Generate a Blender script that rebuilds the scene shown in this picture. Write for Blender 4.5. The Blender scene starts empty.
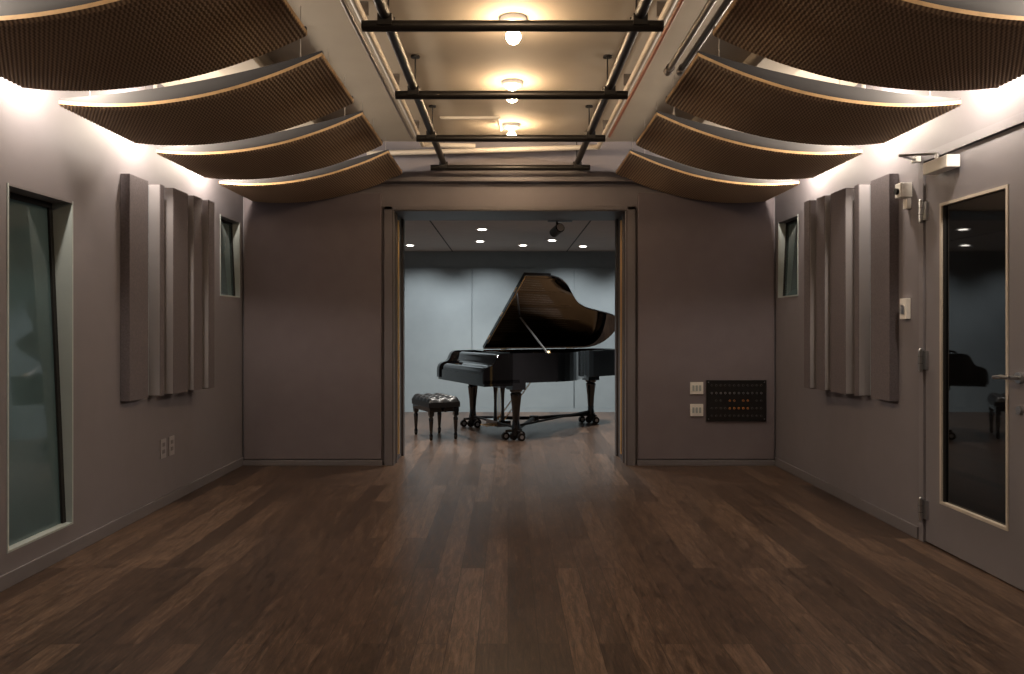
import bpy, bmesh, math, random
from mathutils import Vector, Matrix
random.seed(3)
scene = bpy.context.scene
scene.view_settings.view_transform = 'Standard'

def s2l(c):
    return tuple(((v/255)/12.92 if v/255 <= 0.04045 else (((v/255)+0.055)/1.055)**2.4) for v in c)

def mat(name, rgb, rough=0.6, metal=0.0, var=0.08, scale=6.0, bump=0.0, bscale=200.0, coat=0.0, emit=None, estr=0.0, spec=None):
    m = bpy.data.materials.new(name); m.use_nodes = True
    nt = m.node_tree; b = nt.nodes['Principled BSDF']
    c = s2l(rgb)
    tc = nt.nodes.new('ShaderNodeTexCoord')
    n = nt.nodes.new('ShaderNodeTexNoise'); n.inputs['Scale'].default_value = scale; n.inputs['Detail'].default_value = 4
    nt.links.new(tc.outputs['Object'], n.inputs['Vector'])
    r = nt.nodes.new('ShaderNodeValToRGB')
    r.color_ramp.elements[0].position = 0.3; r.color_ramp.elements[1].position = 0.7
    r.color_ramp.elements[0].color = (*[v*(1-var) for v in c], 1)
    r.color_ramp.elements[1].color = (*[min(1, v*(1+var)) for v in c], 1)
    nt.links.new(n.outputs['Fac'], r.inputs['Fac'])
    nt.links.new(r.outputs['Color'], b.inputs['Base Color'])
    b.inputs['Roughness'].default_value = rough; b.inputs['Metallic'].default_value = metal
    b.inputs['Coat Weight'].default_value = coat; b.inputs['Coat Roughness'].default_value = 0.02
    if spec is not None: b.inputs['Specular IOR Level'].default_value = spec
    if bump > 0:
        n2 = nt.nodes.new('ShaderNodeTexNoise'); n2.inputs['Scale'].default_value = bscale
        nt.links.new(tc.outputs['Object'], n2.inputs['Vector'])
        bp = nt.nodes.new('ShaderNodeBump'); bp.inputs['Strength'].default_value = bump; bp.inputs['Distance'].default_value = 0.002
        nt.links.new(n2.outputs['Fac'], bp.inputs['Height']); nt.links.new(bp.outputs['Normal'], b.inputs['Normal'])
    if emit:
        b.inputs['Emission Color'].default_value = (*emit, 1); b.inputs['Emission Strength'].default_value = estr
    return m

def floor_mat(name, dark, mid, light, rough):
    m = bpy.data.materials.new(name); m.use_nodes = True
    nt = m.node_tree; L = nt.links; b = nt.nodes['Principled BSDF']
    tc = nt.nodes.new('ShaderNodeTexCoord')
    sep = nt.nodes.new('ShaderNodeSeparateXYZ'); L.new(tc.outputs['Object'], sep.inputs[0])
    cmb = nt.nodes.new('ShaderNodeCombineXYZ')
    L.new(sep.outputs['Y'], cmb.inputs['X']); L.new(sep.outputs['X'], cmb.inputs['Y'])
    br = nt.nodes.new('ShaderNodeTexBrick')
    br.inputs['Scale'].default_value = 1.0
    br.inputs['Brick Width'].default_value = 1.6; br.inputs['Row Height'].default_value = 0.125
    br.inputs['Mortar Size'].default_value = 0.0014; br.inputs['Mortar Smooth'].default_value = 0.2
    br.offset = 0.37; br.offset_frequency = 2
    br.inputs['Color1'].default_value = (0.0, 0, 0, 1); br.inputs['Color2'].default_value = (1, 1, 1, 1)
    br.inputs['Mortar'].default_value = (0.35, 0.35, 0.35, 1); br.inputs['Bias'].default_value = 0.0
    L.new(cmb.outputs[0], br.inputs['Vector'])
    mp = nt.nodes.new('ShaderNodeMapping'); mp.inputs['Scale'].default_value = (60, 6.0, 1)
    L.new(tc.outputs['Object'], mp.inputs['Vector'])
    off = nt.nodes.new('ShaderNodeVectorMath'); off.operation = 'MULTIPLY_ADD'
    L.new(br.outputs['Color'], off.inputs[0]); off.inputs[1].default_value = (13, 7, 5); L.new(mp.outputs[0], off.inputs[2])
    g = nt.nodes.new('ShaderNodeTexNoise'); g.inputs['Scale'].default_value = 1.0; g.inputs['Detail'].default_value = 8; g.inputs['Roughness'].default_value = 0.78
    g.inputs['Distortion'].default_value = 0.8
    L.new(off.outputs[0], g.inputs['Vector'])
    mul = nt.nodes.new('ShaderNodeMath'); mul.operation = 'MULTIPLY_ADD'; mul.inputs[1].default_value = 0.14
    L.new(br.outputs['Color'], mul.inputs[0])
    g2 = nt.nodes.new('ShaderNodeMath'); g2.operation = 'MULTIPLY'; g2.inputs[1].default_value = 0.86
    L.new(g.outputs['Fac'], g2.inputs[0]); L.new(g2.outputs[0], mul.inputs[2])
    r = nt.nodes.new('ShaderNodeValToRGB'); e = r.color_ramp.elements
    e[0].position = 0.34; e[0].color = (*s2l(dark), 1); e[1].position = 0.70; e[1].color = (*s2l(light), 1)
    k = e.new(0.51); k.color = (*s2l(mid), 1)
    L.new(mul.outputs[0], r.inputs['Fac'])
    mx = nt.nodes.new('ShaderNodeMix'); mx.data_type = 'RGBA'
    L.new(br.outputs['Fac'], mx.inputs['Factor']); L.new(r.outputs['Color'], mx.inputs['A'])
    mx.inputs['B'].default_value = (*[v*0.4 for v in s2l(dark)], 1)
    L.new(mx.outputs['Result'], b.inputs['Base Color'])
    rr = nt.nodes.new('ShaderNodeMapRange'); rr.inputs['To Min'].default_value = rough-0.07; rr.inputs['To Max'].default_value = rough+0.12
    L.new(g.outputs['Fac'], rr.inputs['Value']); L.new(rr.outputs[0], b.inputs['Roughness'])
    bp = nt.nodes.new('ShaderNodeBump'); bp.inputs['Strength'].default_value = 0.3; bp.inputs['Distance'].default_value = 0.0012
    L.new(g.outputs['Fac'], bp.inputs['Height']); L.new(bp.outputs['Normal'], b.inputs['Normal'])
    return m

def cloud_mat():
    m = bpy.data.materials.new('corrugated_brown'); m.use_nodes = True
    nt = m.node_tree; L = nt.links; b = nt.nodes['Principled BSDF']
    tc = nt.nodes.new('ShaderNodeTexCoord')
    w = nt.nodes.new('ShaderNodeTexWave'); w.bands_direction = 'X'; w.inputs['Scale'].default_value = 16; w.inputs['Distortion'].default_value = 0.3
    L.new(tc.outputs['Object'], w.inputs['Vector'])
    r = nt.nodes.new('ShaderNodeValToRGB')
    r.color_ramp.elements[0].color = (*s2l((118, 98, 80)), 1); r.color_ramp.elements[1].color = (*s2l((184, 160, 132)), 1)
    L.new(w.outputs['Fac'], r.inputs['Fac']); L.new(r.outputs['Color'], b.inputs['Base Color'])
    b.inputs['Roughness'].default_value = 0.65
    bp = nt.nodes.new('ShaderNodeBump'); bp.inputs['Strength'].default_value = 0.5; bp.inputs['Distance'].default_value = 0.006
    L.new(w.outputs['Fac'], bp.inputs['Height']); L.new(bp.outputs['Normal'], b.inputs['Normal'])
    return m

M = {}
M['wall'] = mat('wall_paint_grey', (115, 111, 117), 0.68, var=0.03, bump=0.15, bscale=120)
M['wall2'] = mat('wall_fabric_taupe', (112, 105, 111), 0.9, var=0.04, bump=0.3, bscale=400)
M['farwall'] = mat('far_wall_bluegrey', (128, 140, 146), 0.75, var=0.03)
M['ceil'] = mat('ceiling_plaster', (166, 156, 142), 0.85, var=0.06, scale=2)
M['ceil2'] = mat('far_ceiling_plaster', (162, 154, 148), 0.85, var=0.03)
M['trim'] = mat('trim_grey', (108, 105, 110), 0.5, var=0.03)
M['dark'] = mat('dark_jamb', (70, 66, 68), 0.5, var=0.05)
M['gap'] = mat('shadow_gap_black', (14, 14, 15), 0.8)
M['brass'] = mat('brass_strip', (220, 184, 132), 0.35, 0.4)
M['floor'] = floor_mat('oak_floor_dark', (34, 26, 22), (68, 52, 42), (116, 94, 78), 0.29)
M['cloud'] = cloud_mat()
M['cloudedge'] = mat('ply_edge_tan', (204, 166, 116), 0.55, var=0.12, scale=30)
M['cloudtop'] = mat('cloud_frame_darkgrey', (52, 50, 52), 0.6)
M['black'] = mat('black_pipe', (24, 22, 22), 0.4, 0.3)
M['pipe'] = mat('painted_conduit', (185, 178, 168), 0.5)
M['pipedark'] = mat('conduit_grey', (110, 104, 100), 0.35, 0.6)
M['redpipe'] = mat('conduit_brown', (120, 72, 52), 0.5)
M['wire'] = mat('steel_wire', (170, 165, 160), 0.35, 0.9)
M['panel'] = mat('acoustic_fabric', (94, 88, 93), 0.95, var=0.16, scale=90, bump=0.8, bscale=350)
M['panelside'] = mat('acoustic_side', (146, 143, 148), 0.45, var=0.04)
M['foil'] = mat('silver_strip', (160, 170, 180), 0.35, 0.6, var=0.15, scale=30)
M['glass'] = mat('glass_painted_reflection', (74, 94, 100), 0.05, coat=0.5, var=0.12, scale=1.5)  # opaque teal stands in for reflections and the room behind the pane
M['glassblk'] = mat('dark_door_glass', (12, 12, 13), 0.03, coat=0.5, var=0.05)
M['reveal'] = mat('window_reveal_lit', (160, 170, 172), 0.6, var=0.03)
M['beige'] = mat('door_lite_frame', (186, 178, 168), 0.5)
M['door'] = mat('door_paint_grey', (118, 115, 121), 0.5, var=0.02)
M['white'] = mat('white_plastic', (222, 220, 216), 0.4, var=0.02)
M['steel'] = mat('satin_steel', (190, 192, 195), 0.3, 1.0, var=0.03)
M['piano'] = mat('piano_black_lacquer', (4, 4, 5), 0.04, coat=1.0, var=0.02)
M['plate'] = mat('piano_gold_plate', (84, 60, 34), 0.45, 0.6)
M['wood'] = mat('soundboard_spruce', (72, 52, 32), 0.5, var=0.15)
M['leather'] = mat('black_leather', (16, 15, 16), 0.3, var=0.1)
M['plateblk'] = mat('black_connector_plate', (20, 20, 22), 0.45)
M['amber'] = mat('amber_connectors', (200, 130, 70), 0.4, 0.2)
M['bulb'] = mat('warm_bulb', (255, 240, 210), 0.4, emit=(1.0, 0.70, 0.42), estr=270)
M['down'] = mat('downlight_lens', (255, 248, 235), 0.4, emit=(1.0, 0.93, 0.84), estr=12)
M['down'].cycles.emission_sampling = 'NONE'

class B:
    def __init__(s, name): s.name = name; s.v = []; s.f = []; s.m = []; s.sm = []; s.mats = []
    def mi(s, k):
        if k not in s.mats: s.mats.append(k)
        return s.mats.index(k)
    def add(s, vs, fs, k, smooth=False, mtx=None):
        o = len(s.v); i = s.mi(k)
        for p in vs:
            p = Vector(p); s.v.append(mtx @ p if mtx else p)
        for f in fs: s.f.append([o+a for a in f]); s.m.append(i); s.sm.append(smooth)
    def box(s, x0, x1, y0, y1, z0, z1, k, mtx=None):
        vs = [(x, y, z) for x in (x0, x1) for y in (y0, y1) for z in (z0, z1)]
        s.add(vs, [(0, 1, 3, 2), (4, 6, 7, 5), (0, 4, 5, 1), (2, 3, 7, 6), (0, 2, 6, 4), (1, 5, 7, 3)], k, mtx=mtx)
    def cyl(s, p0, p1, r0, k, r1=None, seg=16, mtx=None, smooth=True):
        r1 = r0 if r1 is None else r1
        p0 = Vector(p0); p1 = Vector(p1); d = (p1-p0).normalized()
        a = Vector((0, 0, 1)) if abs(d.z) < .9 else Vector((1, 0, 0))
        u = d.cross(a).normalized(); w = d.cross(u)
        vs = []
        for p, r in ((p0, r0), (p1, r1)):
            for i in range(seg):
                t = 2*math.pi*i/seg; vs.append(p+u*math.cos(t)*r+w*math.sin(t)*r)
        s.add(vs, [(i, (i+1) % seg, seg+(i+1) % seg, seg+i) for i in range(seg)], k, smooth, mtx)
        s.add(vs, [tuple(range(seg-1, -1, -1)), tuple(range(seg, 2*seg))], k, False, mtx)
    def lathe(s, prof, c, k, seg=20, mtx=None):
        vs = []; n = len(prof)
        for r, z in prof:
            for i in range(seg):
                t = 2*math.pi*i/seg; vs.append((c[0]+r*math.cos(t), c[1]+r*math.sin(t), c[2]+z))
        fs = [(j*seg+i, j*seg+(i+1) % seg, (j+1)*seg+(i+1) % seg, (j+1)*seg+i) for j in range(n-1) for i in range(seg)]
        s.add(vs, fs, k, True, mtx)
        s.add(vs, [tuple(range(seg)), tuple(range((n-1)*seg, n*seg))], k, False, mtx)
    def sphere(s, c, r, k, seg=16, rings=10, sz=1.0, mtx=None):
        prof = [(max(1e-4, r*math.sin(math.pi*j/rings)), -r*sz*math.cos(math.pi*j/rings)) for j in range(rings+1)]
        s.lathe(prof, c, k, seg, mtx)
    def prism(s, poly, z0, z1, k, mtx=None):
        n = len(poly)
        vs = [(x, y, z0) for x, y in poly]+[(x, y, z1) for x, y in poly]
        s.add(vs, [tuple(range(n-1, -1, -1)), tuple(range(n, 2*n))]+[(i, (i+1) % n, n+(i+1) % n, n+i) for i in range(n)], k, mtx=mtx)
    def tube(s, pts, r, k, seg=10, mtx=None):
        for a, b in zip(pts, pts[1:]): s.cyl(a, b, r, k, seg=seg, mtx=mtx)
        for p in pts[1:-1]: s.sphere(p, r*1.02, k, seg, 6, mtx=mtx)
    def done(s, loc=(0, 0, 0), rotz=0, bevel=0):
        me = bpy.data.meshes.new(s.name); me.from_pydata([tuple(p) for p in s.v], [], s.f)
        for k in s.mats: me.materials.append(M[k])
        me.polygons.foreach_set('material_index', s.m); me.polygons.foreach_set('use_smooth', s.sm)
        bm = bmesh.new(); bm.from_mesh(me); bmesh.ops.recalc_face_normals(bm, faces=bm.faces); bm.to_mesh(me); bm.free()
        o = bpy.data.objects.new(s.name, me); scene.collection.objects.link(o)
        o.location = loc; o.rotation_euler = (0, 0, rotz)
        if bevel:
            md = o.modifiers.new('bev', 'BEVEL'); md.width = bevel; md.segments = 2; md.limit_method = 'ANGLE'; md.angle_limit = math.radians(50)
        return o

XL, XR, YB, YF, ZC = -2.5, 2.52, 7.36, -2.0, 3.05
DW = 0.60
OPL, OPR, OPZ = -1.085, 1.12, 2.40
YB2 = YB+DW; Y2 = 11.95; ZC2 = 2.46; X2L, X2R = -4.2, 4.2

# ---------------- shell ----------------
def wall_holes(name, xa, xb, y0, y1, z0, z1, holes, k):
    ys = sorted({y0, y1, *[h[0] for h in holes], *[h[1] for h in holes]})
    zs = sorted({z0, z1, *[h[2] for h in holes], *[h[3] for h in holes]})
    b = B(name)
    for i in range(len(ys)-1):
        run = None
        for j in range(len(zs)-1):
            cy = (ys[i]+ys[i+1])/2; cz = (zs[j]+zs[j+1])/2
            if any(h[0] < cy < h[1] and h[2] < cz < h[3] for h in holes):
                if run is not None: b.box(xa, xb, ys[i], ys[i+1], run, zs[j], k); run = None
            elif run is None: run = zs[j]
        if run is not None: b.box(xa, xb, ys[i], ys[i+1], run, zs[-1], k)
    return b.done()

W1 = (3.89, 4.48, 0.17, 2.02); W2 = (6.77, 7.27, 1.57, 2.28); D1 = (3.74, 4.72, 0.0, 2.30)
wall_holes('wall_left', XL-0.25, XL, YF, YB, 0, ZC, [W1, W2], 'wall')
wall_holes('wall_right', XR, XR+0.25, YF, YB, 0, ZC, [D1, W2], 'wall')
b = B('wall_back')
b.box(XL-0.25, OPL, YB, YB2, 0, ZC, 'wall'); b.box(OPR, XR+0.25, YB, YB2, 0, ZC, 'wall'); b.box(OPL, OPR, YB, YB2, OPZ, ZC, 'wall')
b.done()
b = B('wall_front'); b.box(XL-0.25, XR+0.25, YF-0.2, YF, 0, ZC, 'wall'); b.done()
b = B('floor'); b.box(XL-0.25, XR+0.25, YF-0.2, YB2, -0.1, 0, 'floor'); b.done()
b = B('floor_piano_room'); b.box(X2L-.2, X2R+.2, YB2, Y2+.2, -0.1, 0, 'floor'); b.done()
b = B('ceiling'); b.box(XL-0.25, XR+0.25, YF-0.2, YB2, ZC, ZC+0.1, 'ceil'); b.done()
b = B('ceiling_piano_room'); b.box(X2L-.2, X2R+.2, YB2, Y2+.2, ZC2, ZC2+0.1, 'ceil2'); 
for x in (-0.85, 0.9): b.box(x-0.008, x+0.008, YB2, Y2, ZC2-0.003, ZC2, 'gap')
b.done()
b = B('wall_far')
b.box(X2L-.2, X2R+.2, Y2, Y2+.2, 0, ZC2, 'farwall')
b.done()
b = B('wall_panel_far')
for x0, x1 in ((-1.95, -0.56), (-0.54, 1.0), (1.02, 2.2)):
    b.box(x0, x1, Y2-0.02, Y2, 0.06, 2.2, 'farwall')
b.done(bevel=0.004)
b = B('wall_side_piano_room'); b.box(X2L-.2, X2L, YB2, Y2, 0, ZC2, 'farwall'); b.box(X2R, X2R+.2, YB2, Y2, 0, ZC2, 'farwall'); b.done()
b = B('wall_near_piano_room'); b.box(X2L-.2, XL-0.25, YB2-.2, YB2, 0, ZC2, 'farwall'); b.box(XR+.25, X2R+.2, YB2-.2, YB2, 0, ZC2, 'farwall'); b.done()

# baseboards
b = B('baseboard_left'); b.box(XL, XL+0.014, YF, YB, 0, 0.075, 'trim'); b.done(bevel=0.003)
b = B('baseboard_right'); b.box(XR-0.014, XR, YF, D1[0]-0.06, 0, 0.075, 'trim'); b.box(XR-0.014, XR, D1[1]+0.06, YB, 0, 0.075, 'trim'); b.done(bevel=0.003)
b = B('baseboard_back')
b.box(XL+.014, -1.18, YB-0.05, YB, 0, 0.05, 'trim'); b.box(1.21, XR-.014, YB-0.05, YB, 0, 0.05, 'trim'); b.done(bevel=0.003)
b = B('baseboard_far'); b.box(X2L, X2R, Y2-0.03, Y2-.02, 0, 0.06, 'farwall'); b.done()

for x0, x1 in ((XL+0.02, -1.19), (1.22, XR-0.02)):
    b = B('fabric_wall_panel'); b.box(x0, x1, YB-0.04, YB-0.001, 0.055, 2.56, 'wall2'); b.done(bevel=0.008)

# doorway: casing, jamb strips, brass edges
b = B('door_frame_1')
for sgn, xo in ((-1, OPL), (1, OPR)):
    a = lambda p, q: (min(xo+sgn*p, xo+sgn*q), max(xo+sgn*p, xo+sgn*q))
    x0, x1 = a(0.0, 0.075); b.box(x0, x1, YB-0.045, YB, 0, OPZ+0.03, 'trim')
    x0, x1 = a(-0.010, 0.0); b.box(x0, x1, YB-0.045, YB2+0.02, 0, OPZ, 'dark')
    x0, x1 = a(-0.018, -0.010); b.box(x0, x1, YB-0.04, YB-0.034, 0, OPZ-.015, 'panelside')
    x0, x1 = a(-0.024, -0.010); b.box(x0, x1, YB+0.10, YB+0.12, 0, OPZ, 'trim')
    x0, x1 = a(-0.024, -0.010); b.box(x0, x1, YB+0.24, YB+0.27, 0.06, OPZ-0.06, 'brass')
    x0, x1 = a(-0.030, -0.010); b.box(x0, x1, YB+0.50, YB2, 0, OPZ, 'dark')
b.box(OPL-0.075, OPR+0.075, YB-0.045, YB, OPZ, OPZ+0.035, 'trim')
b.box(OPL+.012, OPR-.012, YB-0.04, YB2+.02, OPZ-0.012, OPZ, 'dark')
b.done(bevel=0.002)
b = B('trim_1')
b.box(-1.25, 1.28, YB-0.08, YB, 2.66, 2.70, 'trim')
b.done(bevel=0.004)

# ---------------- windows ----------------
def window(name, side, W, big):
    X = XL if side < 0 else XR
    b = B(name); y0, y1, z0, z1 = W
    def bx(d0, d1, *a): 
        p, q = X+side*d0, X+side*d1; b.box(min(p, q), max(p, q), *a)
    e = 0.012
    bx(-0.004, 0.22, y0, y0+e, z0, z1, 'reveal'); bx(-0.004, 0.22, y1-e, y1, z0, z1, 'reveal')  # pale reveal colour holds the glow from the control room side
    bx(-0.004, 0.22, y0+e, y1-e, z0, z0+e, 'reveal'); bx(-0.004, 0.22, y0+e, y1-e, z1-e, z1, 'trim')
    t0, t1 = (0.045, 0.125) if big else (0.05, 0.08)
    def q(d, y, z): return (X+side*d, y, z)
    vs = []
    for (y, z, t) in ((y0+e, z0+e, t0), (y1-e, z0+e, t0), (y1-e, z1-e, t1), (y0+e, z1-e, t1)):
        vs += [q(t, y, z), q(t+0.012, y, z)]
    b.add(vs, [(0, 2, 4, 6), (1, 7, 5, 3), (0, 1, 3, 2), (2, 3, 5, 4), (4, 5, 7, 6), (6, 7, 1, 0)], 'glass')
    w = 0.03 if big else 0.018
    for (ya, yb) in ((y0+e, y0+e+w), (y1-e-w, y1-e)):
        vs = []
        for (z, t) in ((z0+e, t0), (z1-e, t1)):
            for y in (ya, yb):
                vs += [q(t-0.014, y, z), q(t-0.001, y, z)]
        b.add(vs, [(0, 2, 6, 4), (1, 5, 7, 3), (0, 4, 5, 1), (2, 3, 7, 6), (0, 1, 3, 2), (4, 6, 7, 5)], 'gap')
    bx(t1-0.014, t1-0.001, y0+e+w, y1-e-w, z1-e-w, z1-e, 'gap')
    b.done()
window('window_1', -1, W1, True)
window('window_2', -1, W2, False)
window('window_3', 1, W2, False)

# ---------------- entry door ----------------
y0, y1, z0, z1 = D1
b = B('door_1')
b.box(XR-0.008, XR-0.0005, y1, y1+0.05, 0, z1+0.05, 'door'); b.box(XR-0.008, XR-0.0005, y0-0.05, y0, 0, z1+0.05, 'door'); b.box(XR-0.008, XR-0.0005, y0, y1, z1, z1+0.05, 'door')
ly0, ly1, lz0, lz1 = 3.93, 4.55, 0.27, 2.02
X0, X1 = XR+0.004, XR+0.06
b.box(X0, X1, y0+.006, ly0, 0.008, z1-.006, 'door'); b.box(X0, X1, ly1, y1-.006, 0.008, z1-.006, 'door')
b.box(X0, X1, ly0, ly1, 0.008, lz0, 'door'); b.box(X0, X1, ly0, ly1, lz1, z1-.006, 'door')
b.box(XR+.19, XR+.2, y0, y1, 0, z1, 'gap')
fw = 0.016
for a in ((ly0, ly0+fw, lz0, lz1), (ly1-fw, ly1, lz0, lz1), (ly0+fw, ly1-fw, lz0, lz0+fw), (ly0+fw, ly1-fw, lz1-fw, lz1)):
    b.box(XR-0.003, XR+0.04, *a, 'beige')
b.box(XR+0.02, XR+0.034, ly0+fw, ly1-fw, lz0+fw, lz1-fw, 'glassblk')
for a in ((ly0+fw, ly0+fw+.014, lz0+fw, lz1-fw), (ly1-fw-.014, ly1-fw, lz0+fw, lz1-fw)):
    b.box(XR+0.008, XR+0.02, *a, 'gap')
b.done()
b = B('door_handle')
hy = 3.84; hz = 1.05
b.cyl((XR+.004, hy, hz), (XR-0.012, hy, hz), 0.028, 'steel', seg=24)
b.cyl((XR-0.012, hy, hz), (XR-0.055, hy, hz), 0.011, 'steel')
b.tube([(XR-0.052, hy, hz), (XR-0.056, hy+0.06, hz+.002), (XR-0.052, hy+0.125, hz-0.006)], 0.010, 'steel')
b.cyl((XR+.004, hy, hz-.16), (XR-0.01, hy, hz-.16), 0.02, 'steel', seg=20)
b.done()
for z in (2.0, 1.1, 0.2):
    b = B('door_hinge')
    b.cyl((XR-0.024, y1+0.0, z-0.06), (XR-0.024, y1+0.0, z+0.06), 0.013, 'steel')
    for zz in (-.02, .02): b.cyl((XR-0.024, y1, z+zz-.001), (XR-0.024, y1, z+zz+.001), 0.0145, 'gap')
    b.sphere((XR-.024, y1, z+.062), .011, 'steel', 12, 6); b.sphere((XR-.024, y1, z-.062), .011, 'steel', 12, 6)
    b.box(XR-0.014, XR-0.0085, y1+0.004, y1+0.045, z-0.055, z+0.055, 'steel')
    b.box(XR-0.014, XR+0.0035, y1-0.04, y1-0.006, z-0.055, z+0.055, 'steel')
    b.done()
b = B('door_closer')
b.box(XR-0.085, XR-.0085, 4.33, 4.58, 2.19, 2.26, 'white')
b.cyl((XR-0.045, 4.5, 2.26), (XR-0.045, 4.5, 2.30), 0.012, 'steel')
b.tube([(XR-0.045, 4.5, 2.30), (XR-0.20, 4.62, 2.315), (XR-0.03, 4.77, 2.325)], 0.008, 'steel')
b.box(XR-0.04, XR-.0085, 4.74, 4.80, 2.305, 2.345, 'white')
b.done(bevel=0.004)
b = B('security_sensor')
b.box(XR-0.075, XR, 4.86, 4.93, 2.11, 2.20, 'white')
b.cyl((XR-0.075, 4.895, 2.15), (XR-0.09, 4.895, 2.15), 0.02, 'gap')
b.box(XR-0.03, XR, 4.87, 4.92, 2.04, 2.11, 'white'); b.done(bevel=0.004)
b = B('light_switch')
b.box(XR-0.03, XR, 4.88, 4.96, 1.35, 1.48, 'white'); b.box(XR-0.036, XR-0.03, 4.90, 4.94, 1.38, 1.44, 'steel'); b.done(bevel=0.004)

for yy in (5.60, 5.74):
    b = B('wall_outlet'); b.box(XL, XL+0.008, yy, yy+0.09, 0.35, 0.49, 'panelside')
    for z in (.385, .435): b.box(XL+.008, XL+.011, yy+.025, yy+.065, z, z+.028, 'trim')
    b.done(bevel=0.002)
YP = YB-0.04
def bx_(px, py, Y=YP): return ((px-508)*Y/780, 1.3-(py-327)*Y/780)
for (pa, pb) in (((690, 394), (703, 382)), ((690, 416), (703, 404))):
    x0, z0 = bx_(*pa); x1, z1 = bx_(*pb)
    b = B('wall_switch_plate'); b.box(x0, x1, YP-0.012, YP, z0, z1, 'white')
    for i in range(3):
        xx = x0+0.018+i*0.032; b.box(xx, xx+0.02, YP-0.017, YP-0.012, z0+.03, z1-.03, 'reveal')
    b.done(bevel=0.002)
x0, z0 = bx_(706, 421); x1, z1 = bx_(766, 380)
b = B('connector_panel'); b.box(x0, x1, YP-0.015, YP, z0, z1, 'plateblk')
for r in range(5):
    for c in range(12):
        if r == 2 and c % 3 == 0: continue
        px = x0+0.05+c*(x1-x0-0.1)/11; pz = z0+0.05+r*(z1-z0-0.1)/4
        k = 'amber' if (r in (1, 2) and 3 < c < 9) else 'steel' if r == 3 else 'dark'
        b.cyl((px, YP-0.015, pz), (px, YP-0.022, pz), 0.010, k, seg=10)
        b.cyl((px, YP-0.022, pz), (px, YP-0.0225, pz), 0.005, 'gap', seg=8)
for cx in (x0+.02, x1-.02):
    for cz in (z0+.02, z1-.02): b.cyl((cx, YP-.015, cz), (cx, YP-.018, cz), .006, 'steel', seg=8)
b.done(bevel=0.002)

# ---------------- acoustic wall panels ----------------
for side, X in ((-1, XL+.001), (1, XR-.001)):
    b = B('acoustic_diffuser_panel')
    for (ya, yb, d) in ((5.03, 5.29, .06), (5.30, 5.40, .012), (5.405, 5.47, .09), (5.475, 5.545, .015), (5.55, 5.80, .12), (5.805, 5.86, .02), (5.865, 6.02, .14), (6.025, 6.07, .03), (6.075, 6.19, .17)):
        p, q = X, X-side*d
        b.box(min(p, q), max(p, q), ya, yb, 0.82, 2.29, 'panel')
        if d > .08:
            b.box(min(p, q)+.004, max(p, q)-.004, ya-0.004, ya, 0.825, 2.285, 'panelside')  # near side in paler grey, standing for light falling on it
    p, q = sorted((X, X-side*.05))
    b.box(p, q, 5.291, 5.299, 0.83, 2.28, 'foil')
    p, q = sorted((X-side*.012, X-side*.018)); b.box(p, q, 5.34, 5.39, 0.83, 2.28, 'foil')
    b.done(bevel=0.004)

# ---------------- ceiling clouds ----------------
def cloud(side, ya):
    b = B('curved_acoustic_cloud')
    xo = 2.40; xi = 1.0; D = 0.85; NT = 28; NR = 26
    def zc(t): return 2.475+0.255*t-0.42*t*(1-t)
    def X(t): return side*(xo+(xi-xo)*t)+0.01
    NJ = NR*2
    bot = []; top = []
    for i in range(NT+1):
        t = i/NT
        for j in range(NJ+1):
            y = ya+D*j/NJ
            bot.append((X(t), y, zc(t)+(0.0 if j % 2 else 0.013)))
            top.append((X(t), y, zc(t)+0.03))
    n = NJ+1
    g = lambda i, j: i*n+j
    fs = [(g(i, j), g(i+1, j), g(i+1, j+1), g(i, j+1)) for i in range(NT) for j in range(NJ)]
    b.add(bot, fs, 'cloud'); b.add(top, fs, 'cloudtop')
    o = len(bot)
    allv = bot+top
    ed = [(g(i, 0), g(i+1, 0), o+g(i+1, 0), o+g(i, 0)) for i in range(NT)]+[(g(i, NJ), g(i+1, NJ), o+g(i+1, NJ), o+g(i, NJ)) for i in range(NT)]
    ed += [(g(0, j), g(0, j+1), o+g(0, j+1), o+g(0, j)) for j in range(NJ)]+[(g(NT, j), g(NT, j+1), o+g(NT, j+1), o+g(NT, j)) for j in range(NJ)]
    b.add(allv, ed, 'cloudedge')
    for yy in (ya+0.004, ya+D-0.03):
        vs = []
        for i in range(NT+1):
            t = i/NT; h = 0.012+0.07*4*t*(1-t)*0.9
            z = zc(t)+0.0305
            vs += [(X(t), yy, z), (X(t), yy+.026, z), (X(t), yy, z+h), (X(t), yy+.026, z+h)]
        fs = []
        for i in range(NT):
            a, c = i*4, i*4+4
            fs += [(a, c, c+2, a+2), (a+1, a+3, c+3, c+1), (a+2, c+2, c+3, a+3), (a, a+1, c+1, c)]
        fs += [(0, 2, 3, 1), (NT*4, NT*4+1, NT*4+3, NT*4+2)]
        b.add(vs, fs, 'cloudtop')
    for t in (0.08, 0.9):
        for yy in (ya+0.1, ya+D-0.1):
            b.cyl((X(t), yy, zc(t)+.03), (X(t), yy, ZC), 0.0022, 'wire', seg=6)
            b.cyl((X(t), yy, zc(t)+.03), (X(t), yy, zc(t)+.05), 0.008, 'steel', seg=8)
    b.done()
YC = [4.15+1.153*k for k in (-4, -3, -2, -1, 0, 1, 2)]
for ya in YC:
    cloud(-1, ya); cloud(1, ya)

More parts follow.
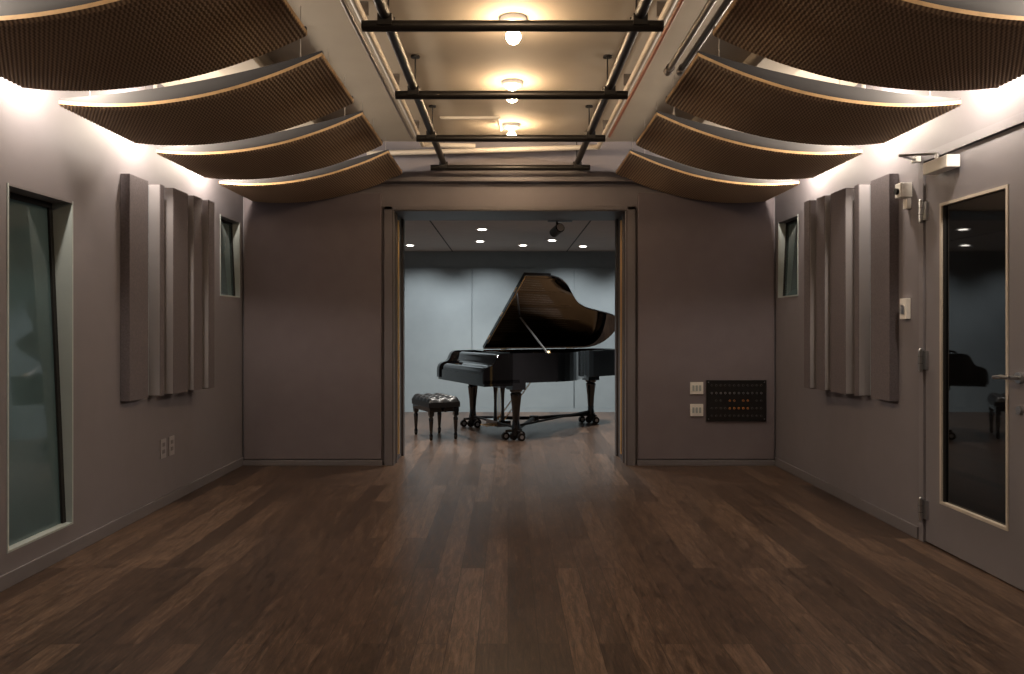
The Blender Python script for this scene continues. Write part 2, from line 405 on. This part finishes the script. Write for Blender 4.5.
# ---------------- wall wash lamps above the gaps ----------------
for ya in YC[2:]:
    yy = ya-0.15
    for side, X in ((-1, XL), (1, XR)):
        b = B('wall_wash_lamp')
        x = X-side*0.17
        b.cyl((x, yy, ZC), (x, yy, ZC-.02), 0.05, 'white', seg=20)
        b.cyl((x, yy, ZC-.02), (x, yy, 2.76), 0.012, 'white')
        b.cyl((x, yy, 2.76), (x, yy, 2.725), 0.022, 'white')
        o = b.done()
        l = bpy.data.lights.new('wash_bulb', 'POINT'); l.energy = 44 if yy > 3.5 else 30; l.color = (1, .86, .70); l.shadow_soft_size = 0.035
        lo = bpy.data.objects.new('wash_bulb', l); scene.collection.objects.link(lo); lo.parent = o; lo.location = (x, yy, 2.675)

# ---------------- ceiling bulbs ----------------
for yy in (2.1, 3.25, 4.42, 5.57, 6.74):
    b = B('ceiling_bulb_lamp')
    b.lathe([(0.075, 0), (0.075, -0.02), (0.05, -0.035), (0.028, -0.05), (0.028, -0.07)], (0.03, yy, ZC), 'white')
    b.sphere((0.03, yy, ZC-0.105), 0.042, 'bulb', 12, 8)
    b.done()

# ---------------- black pipe grid ----------------
b = B('lighting_pipe_grid')
zb = 2.77; gx = 0.022
for x in (gx-0.62, gx+0.62):
    b.cyl((x, YF+.3, zb+0.05), (x, YB-0.12, zb+0.05), 0.028, 'black')
ys = [3.81+1.135*k for k in range(-4, 4)]
ys = [y if y < 7.2 else 7.2 for y in ys]
for y in ys:
    b.cyl((gx-0.735, y, zb), (gx+0.735, y, zb), 0.027, 'black')
    for x in (gx-0.62, gx+0.62):
        b.box(x-.035, x+.035, y-.035, y+.035, zb-.005, zb+.05, 'black')
        b.cyl((x, y+.09, zb+.045), (x, y+.09, ZC), 0.005, 'black', seg=8)
        b.cyl((x-.035, y+.09, zb+.045), (x+.035, y+.09, zb+.045), 0.032, 'black')
        b.cyl((x, y+.09, ZC-.012), (x, y+.09, ZC), 0.03, 'black', seg=12)
b.done()

# ---------------- conduits ----------------
b = B('ceiling_conduits')
b.tube([(-0.78, YF+.2, 2.96), (-0.78, 7.1, 2.96), (-0.3, 7.15, 2.96)], 0.022, 'pipe')
b.tube([(0.83, YF+.2, 2.95), (0.83, 7.15, 2.95), (-1.3, 7.2, 2.90)], 0.024, 'pipe')
b.tube([(-0.86, YF+.2, 3.0), (-0.86, 7.0, 3.0)], 0.014, 'pipedark')
b.tube([(0.91, YF+.2, 3.01), (0.91, 7.0, 3.01)], 0.012, 'redpipe')
for x in (1.02, 1.10): b.tube([(x, YF+.2, 2.93), (x, 4.95, 2.93)], 0.020, 'pipedark')
for x in (1.02, 1.10): b.cyl((x, 4.9, 2.93), (x, 4.98, 2.93), .028, 'pipedark')
b.tube([(-0.55, 6.3, 2.99), (-0.08, 6.3, 2.99), (-.06, 6.72, 3.0)], 0.013, 'pipe')
for y in [k*1.2+.6 for k in range(6)]:
    for x, z in ((-0.78, 2.96), (0.83, 2.95)):
        b.box(x-.03, x+.03, y-.01, y+.01, z+.02, ZC, 'pipedark')
b.done()
for side in (-1, 1):
    b = B('ceiling_duct')
    x0, x1 = sorted((side*1.55, side*1.85))
    b.box(x0, x1, YF+.1, YB-0.05, 2.93, ZC, 'ceil')
    for k in range(8):
        y = YF+.6+k*1.15; b.box(x0-.008, x1+.008, y, y+.03, 2.92, ZC, 'pipe')
    b.done(bevel=.004)

# ---------------- far room ceiling lights ----------------
def dl(px, py):
    Y = 780*(ZC2-1.3)/(327-py); return ((px-508)*Y/780, Y)
for px, py in ((482, 229), (410, 245), (480, 241), (523, 245), (552, 240), (583, 246)):
    x, y = dl(px, py)
    b = B('recessed_downlight')
    b.lathe([(0.075, 0), (0.075, -0.006), (0.055, -0.006)], (x, y, ZC2), 'white')
    b.cyl((x, y, ZC2-.007), (x, y, ZC2-.009), 0.05, 'down', seg=20)
    b.done()
x, y = dl(557, 219)
b = B('ceiling_spotlight')
b.box(x-.1, x+.16, y-.03, y+.03, ZC2-.03, ZC2, 'black'); b.cyl((x, y, ZC2-.03), (x, y, ZC2-.09), .012, 'black')
b.cyl((x+.03, y-.07, ZC2-.10), (x-.03, y+.08, ZC2-.14), .05, 'black', seg=20); b.cyl((x+.035, y-.08, ZC2-.097), (x+.03, y-.07, ZC2-.10), .04, 'white', seg=20)
b.done()
def spot(name, loc, tgt, power, col, size, blend=0.8, r=0.05):
    l = bpy.data.lights.new(name, 'SPOT'); l.energy = power; l.color = col; l.spot_size = math.radians(size); l.spot_blend = blend; l.shadow_soft_size = r
    o = bpy.data.objects.new(name, l); scene.collection.objects.link(o); o.location = loc
    o.rotation_euler = (Vector(tgt)-Vector(loc)).to_track_quat('-Z', 'Y').to_euler(); return o
for x in (-2.6, -1.3, -0.35, 0.9, 2.0, 3.2):
    spot('far_wall_washer', (x, 10.9, ZC2-.03), (x, 11.95, 0.6), 85, (1, .97, .94), 100)
for x, y in ((-1.3, 9.1), (0.0, 8.5), (0.9, 9.3), (1.9, 10.2), (-.4, 10.6), (-2.8, 10)):
    spot('far_room_downlight', (x, y, ZC2-.03), (x, y, 0), 210, (1, .94, .86), 115)

# ---------------- piano ----------------
def bez(p0, p1, p2, p3, n):
    out = []
    for i in range(1, n+1):
        t = i/n; u = 1-t
        out.append((u**3*p0[0]+3*u*u*t*p1[0]+3*u*t*t*p2[0]+t**3*p3[0], u**3*p0[1]+3*u*u*t*p1[1]+3*u*t*t*p2[1]+t**3*p3[1]))
    return out
def outline(d0, off=0.0):
    a = -0.08-off; e = 1.42+off; tl = 2.03+off
    p = [(d0, a), (0.50, a)]
    p += bez((0.50, a), (0.9, a), (1.0, 0.42-off), (1.36, 0.55-off), 12)
    p += bez((1.36, 0.55-off), (1.72, 0.68-off), (tl-.02, .66-off), (tl, 1.0), 10)
    p += bez((tl, 1.0), (tl, 1.32), (1.92, e), (1.68, e), 8)
    p += [(d0, e)]
    return p
b = B('grand_piano')
Zt = 1.0; Zb = 0.66
out = outline(-0.05); inn = outline(0.0, -0.045)
n = len(out)
inn[0] = (-0.05, inn[0][1]); inn[-1] = (-0.05, inn[-1][1])
vs = [(x, y, z) for z in (Zb, Zt) for x, y in out]+[(x, y, z) for z in (Zb, Zt) for x, y in inn]
fs = []
for i in range(n-1):
    fs += [(i, i+1, n+i+1, n+i), (2*n+i, 3*n+i, 3*n+i+1, 2*n+i+1), (n+i, n+i+1, 3*n+i+1, 3*n+i), (i, 2*n+i, 2*n+i+1, i+1)]
fs += [(0, n, 3*n, 2*n), (n-1, 3*n-1, 4*n-1, 2*n-1)]
b.add(vs, fs, 'piano')
b.prism(outline(-0.05, -0.04), Zb+.002, Zb+.05, 'piano')
b.prism(outline(0.02, -0.05), 0.84, 0.86, 'wood')
b.prism(outline(0.10, -0.12), 0.88, 0.90, 'plate')
for i in range(7):
    v = 0.1+i*0.19; L = 0.6+1.25*(v/1.3)**0.8
    b.box(0.12, min(L, 1.85), v-.012, v+.012, 0.90, 0.93, 'plate')
for i in range(40):
    v = 0.05+i*0.033; L = 0.5+1.2*(v/1.35)
    b.cyl((0.15, v, 0.925), (L, min(v+.03, 1.35), 0.925), 0.0015, 'wire', seg=5)
b.box(-0.06, 0.10, -0.035, 1.375, 0.86, 0.985, 'piano')
b.box(-0.02, 0.30, 0.15, 1.2, 0.985, 1.0, 'piano')
b.box(-0.44, 0.0, -0.08, 1.42, 0.63, 0.70, 'piano')
b.box(-0.44, -0.415, -0.0, 1.34, 0.70, 0.76, 'piano')
for v0, v1 in ((-0.08, -0.0), (1.34, 1.42)):
    prof = [(-0.05, Zb), (-0.05, Zt), (-0.20, Zt)]+bez((-0.20, Zt), (-0.33, Zt), (-0.28, .88), (-0.36, .86), 8)+bez((-0.36, .86), (-.43, .85), (-.46, .82), (-.46, .74), 6)+[(-0.46, Zb)]
    m = len(prof)
    vs = [(x, v0, z) for x, z in prof]+[(x, v1, z) for x, z in prof]
    b.add(vs, [tuple(range(m)), tuple(range(2*m-1, m-1, -1))]+[(i, (i+1) % m, m+(i+1) % m, m+i) for i in range(m)], 'piano')
prof = [(-0.43, .76)]+bez((-0.43, .76), (-.43, .84), (-.38, .835), (-.33, .85), 6)+bez((-.33, .85), (-.24, .87), (-.25, .97), (-.17, .985), 8)+[(-.05, .985), (-.05, .76)]
m = len(prof)
vs = [(x, 0.001, z) for x, z in prof]+[(x, 1.339, z) for x, z in prof]
b.add(vs, [tuple(range(m)), tuple(range(2*m-1, m-1, -1))]+[(i, (i+1) % m, m+(i+1) % m, m+i) for i in range(m)], 'piano')
# lid
phi = math.radians(36)
hx, hz_ = 1.43, 1.012
H = Matrix.Translation((0, hx, hz_)) @ Matrix.Rotation(-phi, 4, 'X') @ Matrix.Translation((0, -hx, 0))
b.prism(outline(0.20, 0.02), 0.0, 0.022, 'piano', H)
b.box(0.20, 0.56, -0.10, 1.44, 0.026, 0.046, 'piano', H)
for y in (0.2, 0.7, 1.2): b.cyl((0.20, y-.04, 0.024), (0.20, y+.04, 0.024), .008, 'brass', mtx=H)
b.box(0.21, 0.218, -0.08, 1.3, -0.004, 0.0, 'brass', H)
for x in (0.5, 1.5): b.cyl((x-.05, hx+.004, hz_), (x+.05, hx+.004, hz_), .010, 'brass')
b.cyl((0.38, -0.05, 0.99), (0.46, 0.85, 1.01+(1.43-.85)*math.tan(phi)-.01), 0.011, 'steel')
b.cyl((0.40, -0.05, 0.97), (0.40, -0.02, 1.01), 0.02, 'brass')
def leg(x, y):
    b.box(x-.085, x+.085, y-.085, y+.085, .58, .66, 'piano')
    b.lathe([(0.055, 0.13), (0.05, 0.16), (0.045, 0.18), (0.042, 0.24), (0.05, 0.36), (0.066, 0.50), (0.072, 0.53), (0.055, 0.545), (0.075, 0.56), (0.08, 0.58)], (x, y, 0), 'piano', 8)
    b.cyl((x, y, .09), (x, y, .135), .03, 'brass'); 
    b.cyl((x-.03, y-.016, .045), (x-.03, y+.016, .045), .045, 'black'); b.box(x-.04, x+.03, y-.028, y+.028, .06, .10, 'black')
legs = [(0.0, 0.02), (0.0, 1.32), (1.62, 1.05)]
for l in legs: leg(*l)
c = (0.62, 0.78)
for (x, y) in legs:
    b.cyl((x, y, .12), (c[0], c[1], .14), .022, 'black'); b.cyl((x, y, .05), (x, y, .13), .05, 'black')
    for a in (0.6, 2.7, 4.8):
        wx, wy = x+.12*math.cos(a), y+.12*math.sin(a)
        b.cyl((x, y, .11), (wx, wy, .10), .016, 'black'); b.cyl((wx, wy-.016, .045), (wx, wy+.016, .045), .045, 'black', seg=18)
        b.cyl((wx, wy-.018, .045), (wx, wy+.018, .045), .022, 'steel', seg=12); b.cyl((wx, wy, .06), (wx, wy, .105), .012, 'steel', seg=10)
b.cyl((c[0], c[1], .11), (c[0], c[1], .17), .06, 'black')
b.cyl((legs[0][0], legs[0][1], .16), (legs[2][0], legs[2][1], .16), .014, 'black')
b.cyl((legs[0][0], legs[0][1], .14), (legs[1][0], legs[1][1], .14), .014, 'black')
b.box(0.02, 0.14, .50, .84, .56, .63, 'piano')
for v in (.56, .78): b.lathe([(0.028, 0.14), (.022, .2), (.018, .34), (.022, .48), (.03, .56)], (0.08, v, 0), 'piano', 12)
for v in (.63, .67, .71): b.cyl((.08, v, .14), (.08, v, .6), .004, 'brass', seg=8)
b.box(-0.02, 0.16, .50, .84, .09, .16, 'piano')
for v in (.59, .67, .75): b.box(-.13, -.02, v-.013, v+.013, .095, .107, 'brass')
b.cyl((.10, .58, .15), (.50, .60, .64), .007, 'brass', seg=8); b.cyl((.10, .76, .15), (.50, .74, .64), .007, 'brass', seg=8)
b.done(loc=(0.10, 8.97, 0), rotz=math.radians(25), bevel=0.003)

# ---------------- bench ----------------
b = B('piano_bench')
Lx, Ly = 0.19, 0.32
NX, NY = 30, 48
vs = []
for i in range(NX+1):
    for j in range(NY+1):
        u = i/NX; v = j/NY
        x = -Lx+2*Lx*u; y = -Ly+2*Ly*v
        e = min(u, 1-u)*2*Lx; f = min(v, 1-v)*2*Ly
        edge = min(1, e/.03)**.5*min(1, f/.03)**.5
        tuft = abs(math.sin(u*math.pi*3))**.6*abs(math.sin(v*math.pi*5))**.6
        vs.append((x, y, 0.435+edge*(0.035+0.028*tuft)))
g = lambda i, j: i*(NY+1)+j
b.add(vs, [(g(i, j), g(i+1, j), g(i+1, j+1), g(i, j+1)) for i in range(NX) for j in range(NY)], 'leather', True)
for i in range(1, 3):
    for j in range(1, 5): b.sphere((-Lx+2*Lx*i/3, -Ly+2*Ly*j/5, .474), .009, 'leather', 10, 6)
b.box(-Lx, Lx, -Ly, Ly, .375, .436, 'leather')
b.box(-Lx+.01, Lx-.01, -Ly+.01, Ly-.01, .325, .375, 'piano')
for sx in (-1, 1):
    for sy in (-1, 1):
        cx, cy = sx*(Lx-.04), sy*(Ly-.045)
        b.box(cx-.028, cx+.028, cy-.028, cy+.028, .28, .33, 'piano')
        b.lathe([(0.014, 0.0), (.02, .02), (.022, .06), (.016, .075), (.018, .10), (.026, .22), (.028, .25), (.018, .262), (.028, .28)], (cx, cy, 0), 'piano', 14)
for sy in (-1, 1): b.cyl((0, sy*Ly, .35), (0, sy*(Ly+.03), .35), .025, 'piano')
b.done(loc=(-0.86, 9.24, 0), rotz=math.radians(25), bevel=0.003)

# ---------------- camera / world ----------------
w = bpy.data.worlds.new('world'); scene.world = w; w.use_nodes = True
w.node_tree.nodes['Background'].inputs[0].default_value = (.5, .5, .5, 1); w.node_tree.nodes['Background'].inputs[1].default_value = 0.05
cam = bpy.data.cameras.new('camera'); co = bpy.data.objects.new('camera', cam); scene.collection.objects.link(co)
co.location = (0, 0, 1.3); co.rotation_euler = (math.radians(90), 0, 0)
cam.sensor_width = 36; cam.lens = 780/1024*36; cam.shift_x = 4/1024; cam.shift_y = -10/1024
cam.clip_start = 0.05
scene.camera = co
